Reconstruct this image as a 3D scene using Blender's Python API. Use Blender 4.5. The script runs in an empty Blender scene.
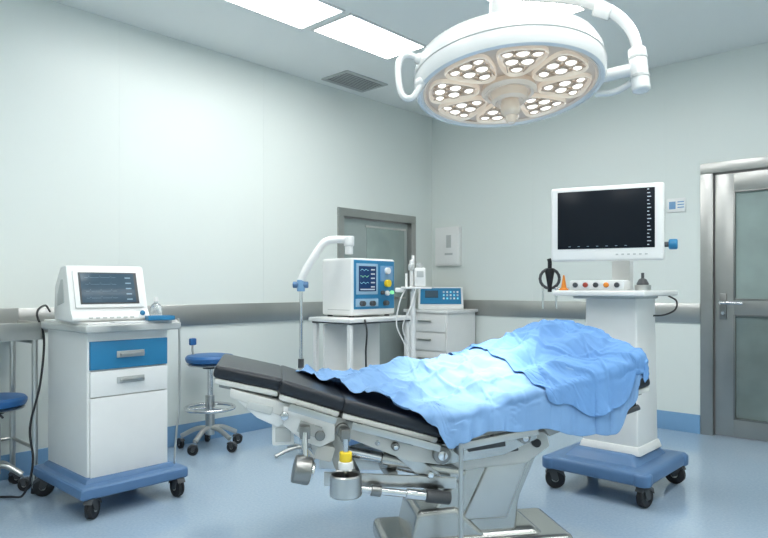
import bpy, bmesh, math, random
from mathutils import Vector, Matrix, Euler, noise
random.seed(3)
scene=bpy.context.scene
COL=scene.collection
# ------------------------------------------------------------------ materials
def mat(name,col,rough=0.5,metal=0.0,noise_amt=0.03,scale=12.0,bump=0.0,emit=None,estr=0.0,spec=0.5,coat=0.0,alpha=1.0,trans=0.0,bscale=None):
    m=bpy.data.materials.new(name); m.use_nodes=True
    nt=m.node_tree; p=nt.nodes['Principled BSDF']
    tc=nt.nodes.new('ShaderNodeTexCoord')
    n=nt.nodes.new('ShaderNodeTexNoise'); n.inputs['Scale'].default_value=scale; n.inputs['Detail'].default_value=4
    nt.links.new(tc.outputs['Object'],n.inputs['Vector'])
    r=nt.nodes.new('ShaderNodeValToRGB')
    a=[max(0,c*(1-noise_amt)) for c in col]; b=[min(1,c*(1+noise_amt)) for c in col]
    r.color_ramp.elements[0].position=0.3; r.color_ramp.elements[1].position=0.7
    r.color_ramp.elements[0].color=(*a,1); r.color_ramp.elements[1].color=(*b,1)
    nt.links.new(n.outputs['Fac'],r.inputs['Fac']); nt.links.new(r.outputs['Color'],p.inputs['Base Color'])
    p.inputs['Roughness'].default_value=rough; p.inputs['Metallic'].default_value=metal
    p.inputs['Specular IOR Level'].default_value=spec
    p.inputs['Coat Weight'].default_value=coat
    if trans: p.inputs['Transmission Weight'].default_value=trans
    if alpha<1: p.inputs['Alpha'].default_value=alpha
    if emit: 
        p.inputs['Emission Color'].default_value=(*emit,1); p.inputs['Emission Strength'].default_value=estr
    if bump:
        n2=nt.nodes.new('ShaderNodeTexNoise'); n2.inputs['Scale'].default_value=bscale or scale*6; n2.inputs['Detail'].default_value=3
        nt.links.new(tc.outputs['Object'],n2.inputs['Vector'])
        bp=nt.nodes.new('ShaderNodeBump'); bp.inputs['Strength'].default_value=bump; bp.inputs['Distance'].default_value=0.002
        nt.links.new(n2.outputs['Fac'],bp.inputs['Height']); nt.links.new(bp.outputs['Normal'],p.inputs['Normal'])
    return m
M_wall=mat('wall_paint',(0.745,0.79,0.76),0.34,noise_amt=0.012,scale=0.6,spec=0.4)
M_ceil=mat('ceiling_paint',(0.86,0.88,0.86),0.5,noise_amt=0.01,scale=0.6)
M_white=mat('white_plastic',(0.82,0.825,0.81),0.3,noise_amt=0.01)
M_lampw=mat('lamp_enamel',(0.72,0.73,0.72),0.25,noise_amt=0.01,coat=0.3)
M_cream=mat('cream_plastic',(0.64,0.64,0.61),0.35,noise_amt=0.02)
M_grey=mat('light_grey_plastic',(0.50,0.52,0.51),0.4,noise_amt=0.02)
M_dgrey=mat('dark_grey_plastic',(0.07,0.075,0.08),0.45)
M_black=mat('black_rubber',(0.014,0.015,0.018),0.5)
M_pad=mat('black_vinyl',(0.014,0.018,0.026),0.30,bump=0.15,scale=30,spec=0.5)
M_steel=mat('brushed_steel',(0.56,0.56,0.545),0.28,metal=1.0,noise_amt=0.05,scale=6)
M_rail=mat('wall_rail_steel',(0.47,0.47,0.455),0.33,metal=0.95,noise_amt=0.06,scale=3)
M_steeld=mat('dark_steel',(0.29,0.29,0.28),0.32,metal=1.0,noise_amt=0.06,scale=6)
M_satin=mat('satin_steel',(0.52,0.52,0.50),0.26,metal=0.95,noise_amt=0.04,scale=5)
M_door=mat('door_steel',(0.42,0.42,0.405),0.31,metal=0.95,noise_amt=0.05,scale=4)
M_chrome=mat('chrome',(0.70,0.71,0.72),0.12,metal=1.0)
M_blue=mat('blue_plastic',(0.03,0.22,0.42),0.35,noise_amt=0.03)
M_tint=mat('pale_blue_plastic',(0.35,0.52,0.66),0.35,noise_amt=0.02)
M_base=mat('slate_blue_base',(0.11,0.215,0.39),0.4,noise_amt=0.03)
M_seat=mat('blue_vinyl',(0.03,0.14,0.36),0.4)
M_skirt=mat('blue_skirting',(0.20,0.37,0.58),0.35,noise_amt=0.04,scale=5)
M_orange=mat('orange_plastic',(0.80,0.27,0.03),0.4)
M_yellow=mat('yellow_plastic',(0.85,0.62,0.04),0.4)
M_red=mat('dark_red_plastic',(0.35,0.05,0.03),0.4)
M_screenb=mat('black_screen',(0.012,0.016,0.022),0.22,spec=0.12,noise_amt=0.0)
M_screenl=mat('slate_screen',(0.05,0.085,0.115),0.2,emit=(0.08,0.13,0.18),estr=0.20,spec=0.3)
M_cyan=mat('cyan_trace',(0.2,0.5,0.6),0.5,emit=(0.25,0.65,0.75),estr=0.5)
M_dim=mat('dim_trace',(0.20,0.29,0.36),0.5,emit=(0.22,0.34,0.42),estr=0.3)
M_green=mat('green_trace',(0.2,0.6,0.3),0.5,emit=(0.3,0.8,0.4),estr=0.6)
M_text=mat('pale_text',(0.40,0.45,0.5),0.5,emit=(0.6,0.68,0.75),estr=0.22)
M_navy=mat('navy_screen',(0.01,0.03,0.09),0.15,emit=(0.01,0.05,0.15),estr=0.4)
M_panel=mat('light_panel',(1,1,1),0.5,emit=(0.995,1.0,0.985),estr=12.0)
M_led=mat('led_lens',(1,1,1),0.2,emit=(1.0,0.95,0.87),estr=1.0)
M_pod=mat('reflector',(0.74,0.66,0.57),0.15,emit=(1.0,0.88,0.74),estr=0.26,metal=0.3)
M_rib=mat('reflector_rib',(0.50,0.44,0.37),0.2,emit=(1.0,0.84,0.68),estr=0.06,metal=0.3)
M_face=mat('lamp_face_glass',(0.52,0.45,0.38),0.2,emit=(1.0,0.82,0.66),estr=0.10)
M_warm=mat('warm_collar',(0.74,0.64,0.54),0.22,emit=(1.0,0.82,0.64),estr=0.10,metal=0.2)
M_bottle=mat('clear_plastic',(0.85,0.9,0.92),0.15,trans=0.75)
M_glass=mat('frosted_glass',(0.29,0.36,0.34),0.14,noise_amt=0.25,scale=1.6,spec=0.8)
M_glassd=mat('frosted_glass_dim',(0.20,0.25,0.24),0.16,noise_amt=0.3,scale=1.8,spec=0.8)
M_doorl=mat('grey_door_paint',(0.34,0.39,0.38),0.35,metal=0.2)
M_seam=mat('panel_seam',(0.72,0.765,0.735),0.36)

def floor_mat():
    m=bpy.data.materials.new('vinyl_floor'); m.use_nodes=True; nt=m.node_tree; p=nt.nodes['Principled BSDF']
    tc=nt.nodes.new('ShaderNodeTexCoord')
    n1=nt.nodes.new('ShaderNodeTexNoise'); n1.inputs['Scale'].default_value=75; n1.inputs['Detail'].default_value=5
    r1=nt.nodes.new('ShaderNodeValToRGB'); r1.color_ramp.elements[0].position=0.3; r1.color_ramp.elements[1].position=0.7
    r1.color_ramp.elements[0].color=(0.365,0.48,0.60,1); r1.color_ramp.elements[1].color=(0.43,0.54,0.65,1)
    nt.links.new(tc.outputs['Object'],n1.inputs['Vector'])
    nt.links.new(n1.outputs['Fac'],r1.inputs['Fac']); nt.links.new(r1.outputs['Color'],p.inputs['Base Color'])
    p.inputs['Roughness'].default_value=0.09; p.inputs['Specular IOR Level'].default_value=0.75
    return m
M_floor=floor_mat()
def cloth_mat(name,c1,c2):
    m=mat(name,c1,0.9,noise_amt=0.0,bump=0.15,scale=40,spec=0.1,bscale=420)
    nt=m.node_tree; r=[n for n in nt.nodes if n.type=='VALTORGB'][0]
    r.color_ramp.elements[0].color=(*c1,1); r.color_ramp.elements[1].color=(*c2,1)
    [n for n in nt.nodes if n.type=='TEX_NOISE'][0].inputs['Scale'].default_value=3
    return m
M_cloth=cloth_mat('blue_drape_cloth',(0.21,0.37,0.62),(0.25,0.41,0.65))
M_cloth2=cloth_mat('sky_drape_cloth',(0.155,0.32,0.60),(0.19,0.355,0.63))

# ------------------------------------------------------------------ builders
def catmull(P,n=8):
    P=[Vector(p) for p in P]
    if len(P)<3: return P
    out=[]
    Q=[P[0]*2-P[1]]+P+[P[-1]*2-P[-2]]
    for i in range(1,len(Q)-2):
        a,b,c,d=Q[i-1],Q[i],Q[i+1],Q[i+2]
        for k in range(n):
            t=k/n
            out.append(0.5*((2*b)+(c-a)*t+(2*a-5*b+4*c-d)*t*t+(3*b-a-3*c+d)*t**3))
    out.append(P[-1]); return out
class B:
    def __init__(s): s.bm=bmesh.new(); s.mats=[]
    def mi(s,m):
        if m not in s.mats: s.mats.append(m)
        return s.mats.index(m)
    def merge(s,b2,m,M=None):
        if M is not None: bmesh.ops.transform(b2,matrix=M,verts=b2.verts)
        i=s.mi(m)
        for f in b2.faces: f.material_index=i
        t=bpy.data.meshes.new('t'); b2.to_mesh(t); b2.free(); s.bm.from_mesh(t); bpy.data.meshes.remove(t)
    def box(s,c,d,m,bev=0.004,rot=(0,0,0),seg=2,top=None):
        b2=bmesh.new(); bmesh.ops.create_cube(b2,size=1)
        for v in b2.verts:
            v.co=Vector((v.co.x*d[0],v.co.y*d[1],v.co.z*d[2]))
            if top and v.co.z>0: v.co.x*=top[0]; v.co.y*=top[1]
        if bev: bmesh.ops.bevel(b2,geom=b2.edges[:],offset=min(bev,min(d)*0.49),segments=seg,profile=0.6,affect='EDGES')
        s.merge(b2,m,Matrix.Translation(c)@Euler([math.radians(a) for a in rot]).to_matrix().to_4x4()); return s
    def cyl(s,p0,p1,r,m,r2=None,n=24,bev=0.0):
        p0=Vector(p0);p1=Vector(p1); L=(p1-p0).length; r2=r if r2 is None else r2
        b2=bmesh.new(); bmesh.ops.create_cone(b2,cap_ends=True,segments=n,radius1=r,radius2=r2,depth=L)
        if bev:
            ed=[e for e in b2.edges if abs(e.verts[0].co.z-e.verts[1].co.z)<1e-6 and len(e.link_faces)==2]
            bmesh.ops.bevel(b2,geom=ed,offset=bev,segments=3,profile=0.5,affect='EDGES')
        q=Vector((0,0,1)).rotation_difference(p1-p0)
        s.merge(b2,m,Matrix.Translation((p0+p1)/2)@q.to_matrix().to_4x4()); return s
    def sph(s,c,r,m,sc=(1,1,1),n=20):
        b2=bmesh.new(); bmesh.ops.create_uvsphere(b2,u_segments=n,v_segments=n//2,radius=r)
        s.merge(b2,m,Matrix.Translation(c)@Matrix.Diagonal((*sc,1))); return s
    def lathe(s,prof,c,m,axis=(0,0,1),n=48):
        b2=bmesh.new(); rings=[]
        for r,z in prof:
            if r<1e-5: rings.append([b2.verts.new((0,0,z))])
            else: rings.append([b2.verts.new((r*math.cos(2*math.pi*i/n),r*math.sin(2*math.pi*i/n),z)) for i in range(n)])
        for a,b in zip(rings,rings[1:]):
            for i in range(n):
                j=(i+1)%n
                if len(a)==1 and len(b)==1: continue
                if len(a)==1: b2.faces.new((a[0],b[j],b[i]))
                elif len(b)==1: b2.faces.new((a[i],a[j],b[0]))
                else: b2.faces.new((a[i],a[j],b[j],b[i]))
        bmesh.ops.recalc_face_normals(b2,faces=b2.faces[:])
        q=Vector((0,0,1)).rotation_difference(Vector(axis))
        s.merge(b2,m,Matrix.Translation(c)@q.to_matrix().to_4x4()); return s
    def tube(s,P,r,m,n=12,smooth=8,rr=None):
        P=catmull(P,smooth) if smooth else [Vector(p) for p in P]
        b2=bmesh.new(); rings=[]; up=None
        for i,p in enumerate(P):
            t=(P[min(i+1,len(P)-1)]-P[max(i-1,0)]).normalized()
            if up is None:
                up=t.orthogonal().normalized()
            else:
                up=(up-t*up.dot(t)); up=up.normalized() if up.length>1e-6 else t.orthogonal().normalized()
            w=t.cross(up); k=r if rr is None else rr(i/(len(P)-1))
            rings.append([b2.verts.new(p+(up*math.cos(2*math.pi*j/n)+w*math.sin(2*math.pi*j/n))*k) for j in range(n)])
        for a,b in zip(rings,rings[1:]):
            for i in range(n):
                j=(i+1)%n; b2.faces.new((a[i],a[j],b[j],b[i]))
        b2.faces.new(rings[0][::-1]); b2.faces.new(rings[-1])
        bmesh.ops.recalc_face_normals(b2,faces=b2.faces[:])
        s.merge(b2,m); return s
    def prism(s,poly,axis,lo,hi,m,bev=0.0,seg=2):
        b2=bmesh.new()
        def P(a,b,c): return {'x':(c,a,b),'y':(a,c,b),'z':(a,b,c)}[axis]
        A=[b2.verts.new(P(a,b,lo)) for a,b in poly]; C=[b2.verts.new(P(a,b,hi)) for a,b in poly]
        n=len(poly)
        b2.faces.new(A); b2.faces.new(C[::-1])
        for i in range(n): b2.faces.new((A[i],C[i],C[(i+1)%n],A[(i+1)%n]))
        bmesh.ops.recalc_face_normals(b2,faces=b2.faces[:])
        if bev: bmesh.ops.bevel(b2,geom=b2.edges[:],offset=bev,segments=seg,profile=0.6,affect='EDGES')
        s.merge(b2,m); return s
    def strip(s,pts,w,y,m):
        b2=bmesh.new(); L=[];R=[]
        for i,(x,z) in enumerate(pts):
            L.append(b2.verts.new((x,y,z+w/2))); R.append(b2.verts.new((x,y,z-w/2)))
        for i in range(len(pts)-1): b2.faces.new((L[i],R[i],R[i+1],L[i+1]))
        s.merge(b2,m); return s
    def done(s,name,parent=None,loc=(0,0,0),rot=(0,0,0),label=None,angle=35):
        me=bpy.data.meshes.new(name); s.bm.to_mesh(me); s.bm.free()
        for m in s.mats: me.materials.append(m)
        for p in me.polygons: p.use_smooth=True
        me.set_sharp_from_angle(angle=math.radians(angle))
        o=bpy.data.objects.new(name,me); COL.objects.link(o)
        o.location=loc; o.rotation_euler=[math.radians(a) for a in rot]
        if parent: o.parent=parent
        if label: o['label']=label
        return o
def thing(name,loc,rz,label,cat,group=None):
    e=bpy.data.objects.new(name,None); COL.objects.link(e); e.empty_display_size=0.1
    e.location=loc; e.rotation_euler=(0,0,math.radians(rz)); e['label']=label; e['category']=cat
    if group: e['group']=group
    return e
def tag(o,label,cat,group=None):
    o['label']=label;o['category']=cat
    if group:o['group']=group
    return o
CAM=Vector((4.282,-5.396,1.15))
def W(px,d,z=0.0):   # ground-plan helper used only to work out where things stand
    X=(px-384)/645*d
    return (CAM.x+X*0.735-d*0.678, CAM.y+X*0.678+d*0.735, z)
def castors(parent,pts,r=0.05,yaw=0):
    b=B()
    b.cyl((0,0,r*1.7),(0,0,r*2.5),r*0.22,M_chrome)
    b.prism([(-0.3*r,1.9*r),(0.5*r,2.0*r),(0.75*r,1.0*r),(0.55*r,0.75*r),(0.1*r,0.9*r)],'y',-0.42*r,-0.34*r,M_dgrey)
    b.prism([(-0.3*r,1.9*r),(0.5*r,2.0*r),(0.75*r,1.0*r),(0.55*r,0.75*r),(0.1*r,0.9*r)],'y',0.34*r,0.42*r,M_dgrey)
    b.prism([(-0.6*r,1.6*r),(-0.35*r,2.0*r),(0.7*r,2.1*r),(1.25*r,1.75*r),(1.45*r,1.2*r),(1.1*r,1.5*r),(0.4*r,1.85*r)],'y',-0.42*r,0.42*r,M_dgrey)
    c0=b.done('castor',parent,pts[0],(0,0,yaw))
    b=B()
    for s in (-1,1):
        b.lathe([(0,0),(0.45*r,0),(0.5*r,0.03*r),(0.8*r,0.03*r),(0.93*r,0.0),(r,0.08*r),(r,0.3*r),(0.9*r,0.36*r),(0,0.36*r)][::s],(0.4*r,-0.34*r if s>0 else -0.02*r,r),M_black,axis=(0,1,0),n=28)
        b.cyl((0.4*r,-0.37*r,r),(0.4*r,0.37*r,r),0.35*r,M_grey)
    w0=b.done('wheel',c0)
    for i,p in enumerate(pts[1:]):
        c=c0.copy(); COL.objects.link(c); c.location=p; c.rotation_euler=(0,0,math.radians(yaw+50*(i+1)))
        w=w0.copy(); COL.objects.link(w); w.parent=c

# ------------------------------------------------------------------ room
XM,YM,H=5.8,-7.0,2.95
def struct(o): o['kind']='structure'; return o
def simple(name,boxes,m,bev=0):
    b=B()
    for c,d in boxes: b.box(c,d,m,bev)
    return struct(b.done(name))
def bx(x0,x1,y0,y1,z0,z1): return (((x0+x1)/2,(y0+y1)/2,(z0+z1)/2),(x1-x0,y1-y0,z1-z0))
simple('floor',[bx(-0.2,XM+0.2,YM-0.2,0.2,-0.1,0)],M_floor)
simple('ceiling',[bx(-0.2,XM+0.2,YM-0.2,0.2,H,H+0.1)],M_ceil)
LD=(-1.33,-0.34,1.82)      # side door on left wall (y0,y1,top)
RD=(2.70,3.86,2.09)        # door on far wall (x0,x1,top)
simple('wall_left',[bx(-0.12,0,YM,LD[0],0,H),bx(-0.12,0,LD[1],0,0,H),bx(-0.12,0,LD[0],LD[1],LD[2],H)],M_wall)
simple('wall_back',[bx(-0.12,RD[0],0,0.12,0,H),bx(RD[1],XM,0,0.12,0,H),bx(RD[0],RD[1],0,0.12,RD[2],H)],M_wall)
simple('wall_right',[bx(XM,XM+0.12,YM,0.12,0,H)],M_wall)
simple('wall_front',[bx(-0.12,XM+0.12,YM-0.12,YM,0,H)],M_wall)
simple('baseboard_left',[bx(0.001,0.015,YM,LD[0]-0.07,0,0.147)],M_skirt,0.003)
simple('baseboard_back',[bx(0.001,RD[0]-0.022,-0.015,-0.001,0,0.147)],M_skirt,0.003)
simple('baseboard_far',[bx(RD[1]+0.022,XM,-0.015,-0.001,0,0.147)],M_skirt,0.003)
def rail(name,axis,a,b_):
    b=B(); prof=[(0.002,0.868),(0.014,0.868),(0.016,0.871),(0.016,1.017),(0.014,1.020),(0.002,1.020)]
    if axis=='y': b.prism(prof,'y',a,b_,M_rail)
    else: b.prism([(-p,z) for p,z in prof],'x',a,b_,M_rail)
    return struct(b.done(name))
rail('trim_1','y',YM,LD[0]-0.06); rail('trim_2','x',0.03,RD[0]-0.022)
b=B()
for y in (-2.2,-3.4,-4.6,-5.8): b.box((0.0004,y,1.98),(0.0010,0.003,1.92),M_seam,0)
struct(b.done('trim_3'))
b=B()
for x in (1.2,2.4): b.box((x,-0.0004,1.98),(0.003,0.0010,1.92),M_seam,0)
struct(b.done('trim_4'))
# far door: steel frame, leaf with two frosted panes, lever
x0,x1,zt=RD
b=B()
b.box(*bx(x0-0.02,x0+0.07,-0.012,0.10,0,zt-0.061),M_door,0.002); b.box(*bx(x1-0.07,x1+0.02,-0.012,0.10,0,zt-0.061),M_door,0.002)
b.box(*bx(x0-0.02,x1+0.02,-0.012,0.10,zt-0.060,zt+0.02),M_door,0.002)
struct(b.done('trim_5'))
b=B()
lx0,lx1=x0+0.078,x1-0.078; g0,g1=lx0+0.13,lx1-0.13
b.box(*bx(lx0,g0,0.02,0.06,0.01,zt-0.07),M_door,0.002); b.box(*bx(g1,lx1,0.02,0.06,0.01,zt-0.07),M_door,0.002)
for z0,z1 in ((0.01,0.14),(0.94,1.05),(1.88,zt-0.07)): b.box(*bx(g0,g1,0.02,0.06,z0,z1),M_door,0.002)
D1=struct(b.done('door_1'))
def pane(name,z0,z1,m):
    b=B(); b.box(*bx(g0,g1,0.035,0.05,z0,z1),m,0); t=0.012
    for a in (bx(g0,g0+t,0.012,0.035,z0,z1),bx(g1-t,g1,0.012,0.035,z0,z1),bx(g0+t,g1-t,0.012,0.035,z0,z0+t),bx(g0+t,g1-t,0.012,0.035,z1-t,z1)): b.box(*a,M_steeld,0.001)
    b.done(name,D1)
pane('upper_pane',1.05,1.88,M_glass); pane('lower_pane',0.14,0.94,M_glassd)
b=B(); b.box((lx0+0.06,0.010,1.0),(0.05,0.020,0.20),M_steeld,0.006); b.cyl((lx0+0.06,0.01,1.03),(lx0+0.06,-0.055,1.03),0.015,M_chrome)
b.tube([(lx0+0.06,-0.055,1.03),(lx0+0.11,-0.06,1.03),(lx0+0.21,-0.055,1.028)],0.014,M_chrome); b.cyl((lx0+0.06,0.01,0.95),(lx0+0.06,-0.005,0.95),0.012,M_chrome)
b.done('door_handle',D1)
# side door
y0,y1,zt=LD
b=B()
b.box(*bx(-0.10,0.02,y0-0.05,y0+0.02,0,zt-0.021),M_door,0.003); b.box(*bx(-0.10,0.02,y1-0.02,y1+0.05,0,zt-0.021),M_door,0.003)
b.box(*bx(-0.10,0.02,y0-0.05,y1+0.05,zt-0.02,zt+0.055),M_door,0.003); struct(b.done('trim_6'))
b=B(); b.box(*bx(-0.07,-0.03,y0+0.025,y1-0.025,0.01,zt-0.03),M_doorl,0.002)
D2=struct(b.done('door_2'))
b=B(); b.box(*bx(-0.03,-0.024,y0+0.36,y1-0.08,1.05,zt-0.10),M_glass,0.002)
b.box(*bx(-0.03,-0.022,y0+0.34,y1-0.06,1.03,1.05),M_steel,0.002).box(*bx(-0.03,-0.022,y0+0.34,y1-0.06,zt-0.10,zt-0.08),M_steel,0.002)
b.done('door_pane',D2)

# ceiling light panels
px=[(0.83,1.24,-3.60,-2.50),(0.87,1.24,-2.42,-1.66),
    (2.03,2.41,-2.35,-1.46),(2.13,2.50,-4.90,-3.9),(2.13,2.50,-6.0,-5.0),
    (3.6,3.97,-2.6,-1.6),(3.6,3.97,-3.7,-2.7),(3.6,3.97,-4.8,-3.8),(3.6,3.97,-6.0,-5.0),(4.9,5.27,-3.6,-2.6),(4.9,5.27,-5.6,-4.6)]
for i,(a,b_,c,d) in enumerate(px):
    T=thing('ceiling_light',((a+b_)/2,(c+d)/2,H),0,'flush rectangular white ceiling light panel, switched on','light','flush ceiling light panels')
    w,l=b_-a,d-c
    b=B()
    for s in (-1,1):
        b.box((s*(w/2+0.008),0,-0.006),(0.016,l+0.032,0.012),M_white,0.002); b.box((0,s*(l/2+0.008),-0.006),(w,0.016,0.012),M_white,0.002)
    b.done('light_frame',T); B().box((0,0,-0.005),(w,l,0.008),M_panel,0).done('diffuser',T)
T=thing('air_vent',(0.27,-1.42,H),0,'grey slatted ceiling air vent grille','vent')
b=B(); 
for s in (-1,1): b.box((s*0.15,0,-0.006),(0.025,0.50,0.012),M_grey,0.002); b.box((0,s*0.24,-0.006),(0.3,0.025,0.012),M_grey,0.002)
b.done('vent_frame',T)
b=B(); b.box((0,0,-0.002),(0.29,0.47,0.003),M_dgrey,0)
for i in range(9): b.box((-0.125+i*0.031,0,-0.007),(0.013,0.47,0.004),M_grey,0)
b.done('vent_slats',T)
T=thing('wall_cabinet',(0.235,-0.001,1.37),0,'small white wall-mounted box with a display strip','wall box')
b=B(); b.box((0,-0.025,0.2),(0.31,0.05,0.40),M_white,0.01); b.done('box_body',T)
b=B(); b.box((0,-0.053,0.2),(0.27,0.008,0.36),M_white,0.003); b.box((0.03,-0.058,0.25),(0.06,0.004,0.13),M_grey,0.001); b.box((0.03,-0.058,0.12),(0.10,0.004,0.02),M_grey,0.001); b.done('box_door',T)
T=thing('wall_sign',(2.50,-0.001,1.755),0,'small white wall sign with pale blue lettering strips','sign')
b=B(); b.box((0,-0.006,0.05),(0.14,0.012,0.11),M_white,0.003); b.box((-0.03,-0.013,0.05),(0.05,0.003,0.06),M_skirt,0.001)
for i in range(3): b.box((0.035,-0.013,0.075-i*0.022),(0.05,0.003,0.008),M_skirt,0)
b.done('sign_plate',T)
T=thing('wall_switch',(2.38,-0.001,1.70),0,'narrow white and blue wall switch','switch')
B().box((0,-0.01,0.10),(0.05,0.02,0.13),M_white,0.003).done('switch_plate',T)
B().box((0,-0.022,0.10),(0.025,0.005,0.07),M_skirt,0.002).done('switch_rocker',T)

# ------------------------------------------------------------------ operating table
TB=thing('operating_table',W(465.5,2.85),52.69,'operating table with black segmented mattress and cream lifting column','operating table')
def padz(u):
    pts=[(-1.05,0.855),(-0.8,0.795),(-0.56,0.715),(-0.17,0.60),(0.26,0.665),(0.72,0.785)]
    if u<=pts[0][0]: return pts[0][1]
    for (a,za),(c,zc) in zip(pts,pts[1:]):
        if u<=c: return za+(zc-za)*(u-a)/(c-a)
    return pts[-1][1]
def padseg(name,ua,ub,w,th):
    za,zb=padz(ua),padz(ub); L=math.hypot(ub-ua,zb-za); a=math.degrees(math.atan2(zb-za,ub-ua))
    b=B(); b.box((0,0,-th/2),(L+0.012,w,th),M_pad,0.022,seg=5)
    o=b.done(name,TB,((ua+ub)/2,0,(za+zb)/2),(0,-a,0))
    b=B(); b.box((0,0,-th-0.010),(L-0.012,w-0.012,0.022),M_cream,0.006); b.box((0,0,-th-0.028),(L-0.05,w-0.09,0.018),M_steeld,0.004)
    b.done('section_frame',o)
padseg('head_pad',-1.05,-0.80,0.45,0.052); padseg('back_pad',-0.80,-0.56,0.51,0.056); padseg('back_pad',-0.56,-0.17,0.52,0.056)
padseg('seat_pad',-0.17,0.26,0.52,0.056); padseg('leg_pad',0.26,0.72,0.52,0.056)
for s in (-1,1):
    v=s*0.280
    for ua,ub in ((-0.78,-0.60),(-0.54,-0.19),(-0.14,0.22),(0.30,0.62)):
        b=B()
        za,zb=padz(ua)-0.092,padz(ub)-0.092
        L=math.hypot(ub-ua,zb-za); a=math.degrees(math.atan2(zb-za,ub-ua))
        b.box(((ua+ub)/2,v,(za+zb)/2),(L,0.010,0.028),M_steel,0.003,rot=(0,-a,0))
        for t in (0.12,0.5,0.88):
            u=ua+(ub-ua)*t; b.cyl((u,v,padz(u)-0.092),(u,s*0.22,padz(u)-0.085),0.010,M_steeld)
        b.done('side_rail',TB)
b=B()
for s in (-1,1):
    v=s*0.19
    def off(u,d): return (u,padz(u)-d)
    b.prism([off(-1.0,0.08),off(-0.6,0.085),off(-0.6,0.13),off(-0.72,0.155),off(-1.0,0.115)],'y',v-0.03,v+0.03,M_cream,0.006)
    b.prism([off(-0.60,0.085),off(-0.17,0.085),(-0.17,0.43),(-0.30,0.45),off(-0.45,0.17),off(-0.62,0.15)],'y',v-0.025,v+0.025,M_cream,0.006)
    b.prism([off(-0.17,0.085),off(0.25,0.085),(0.24,0.52),(0.1,0.46),(-0.17,0.43)],'y',v-0.03,v+0.03,M_satin,0.006)
    b.prism([off(0.26,0.085),off(0.66,0.085),off(0.66,0.12),off(0.3,0.15)],'y',v-0.02,v+0.02,M_steeld,0.004)
    w_=v+0.028*s
    b.box((-0.36,w_,0.545),(0.16,0.012,0.016),M_dgrey,0.003,rot=(0,17,0)); b.box((0.02,v+0.033*s,0.50),(0.16,0.012,0.022),M_dgrey,0.003,rot=(0,-6,0))
    for (u,z,r) in ((-0.57,padz(-0.57)-0.13,0.028),(-0.17,0.475,0.036),(0.18,0.53,0.024),(-0.36,padz(-0.36)-0.14,0.016)):
        b.cyl((u,v-0.05*s,z),(u,v+0.05*s,z),r,M_steeld,bev=0.004); b.cyl((u,v+0.045*s,z),(u,v+0.058*s,z),r*0.55,M_chrome,bev=0.002)
b.box((-0.36,0,0.52),(0.12,0.34,0.05),M_steeld,0.01,rot=(0,17,0))
b.cyl((-0.57,-0.2,padz(-0.57)-0.13),(-0.57,0.2,padz(-0.57)-0.13),0.016,M_chrome); b.cyl((-0.17,-0.2,0.475),(-0.17,0.2,0.475),0.02,M_chrome)
b.done('tilt_frame',TB)
b=B()
b.prism([(-0.985,0.755),(-0.76,0.695),(-0.76,0.640),(-0.82,0.605),(-0.90,0.645),(-0.975,0.715)],'y',-0.215,0.16,M_white,0.010)
b.prism([(-0.80,0.695),(-0.60,0.625),(-0.60,0.550),(-0.66,0.525),(-0.72,0.550),(-0.80,0.615)],'y',-0.235,0.17,M_white,0.010)
b.box((-0.80,-0.14,0.575),(0.085,0.12,0.085),M_white,0.008); b.box((-0.80,-0.203,0.575),(0.06,0.008,0.055),M_grey,0.002)
b.box((-0.70,-0.240,0.600),(0.09,0.008,0.045),M_grey,0.003,rot=(0,20,0)); b.box((-0.89,-0.219,0.685),(0.10,0.008,0.03),M_grey,0.003,rot=(0,16,0))
b.box((-0.64,-0.12,0.500),(0.07,0.20,0.06),M_cream,0.006,rot=(0,17,0))
b.cyl((-0.795,-0.25,0.655),(-0.795,0.18,0.655),0.016,M_chrome,bev=0.003); b.cyl((-0.66,-0.25,0.575),(-0.66,-0.23,0.575),0.02,M_steeld,bev=0.003)
b.done('head_housing',TB,label='boxy off-white housing')
# actuators and linkages
b=B()
b.cyl((-0.62,-0.12,0.50),(-0.05,-0.12,0.36),0.022,M_chrome,bev=0.003); b.cyl((-0.40,-0.12,0.446),(-0.05,-0.12,0.36),0.038,M_satin,bev=0.004)
b.cyl((-0.55,0.10,0.52),(0.0,0.10,0.38),0.024,M_chrome); b.cyl((-0.45,-0.02,0.50),(-0.1,-0.02,0.41),0.03,M_steeld,bev=0.004)
b.cyl((-0.60,-0.24,0.375),(-0.16,-0.24,0.305),0.015,M_chrome); b.cyl((-0.24,-0.245,0.320),(-0.14,-0.245,0.304),0.026,M_dgrey,bev=0.006); b.cyl((-0.32,-0.245,0.333),(-0.24,-0.245,0.320),0.021,M_chrome,bev=0.004); b.cyl((-0.46,-0.24,0.353),(-0.42,-0.24,0.346),0.022,M_steeld,bev=0.003)
b.prism([(-0.64,0.42),(-0.10,0.37),(-0.10,0.325),(-0.64,0.365)],'y',-0.20,-0.185,M_steel,0.003)
b.prism([(-0.64,0.42),(-0.10,0.37),(-0.10,0.325),(-0.64,0.365)],'y',0.05,0.065,M_steel,0.003)
b.box((-0.52,-0.07,0.395),(0.05,0.26,0.04),M_steeld,0.005); b.box((-0.20,-0.08,0.345),(0.05,0.24,0.05),M_steeld,0.006); b.box((-0.36,-0.06,0.38),(0.04,0.24,0.04),M_steeld,0.005)
b.prism([(-0.46,0.56),(-0.38,0.54),(-0.16,0.38),(-0.24,0.37)],'y',-0.18,-0.16,M_steel,0.004)
b.prism([(-0.64,0.56),(-0.56,0.56),(-0.50,0.38),(-0.58,0.38)],'y',-0.16,-0.145,M_cream,0.004)
for (u,z) in ((-0.43,0.53),(-0.21,0.39),(-0.55,0.40)): b.cyl((u,-0.215,z),(u,-0.160,z),0.013,M_chrome,bev=0.002)
b.done('linkage',TB)
b=B()
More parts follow.
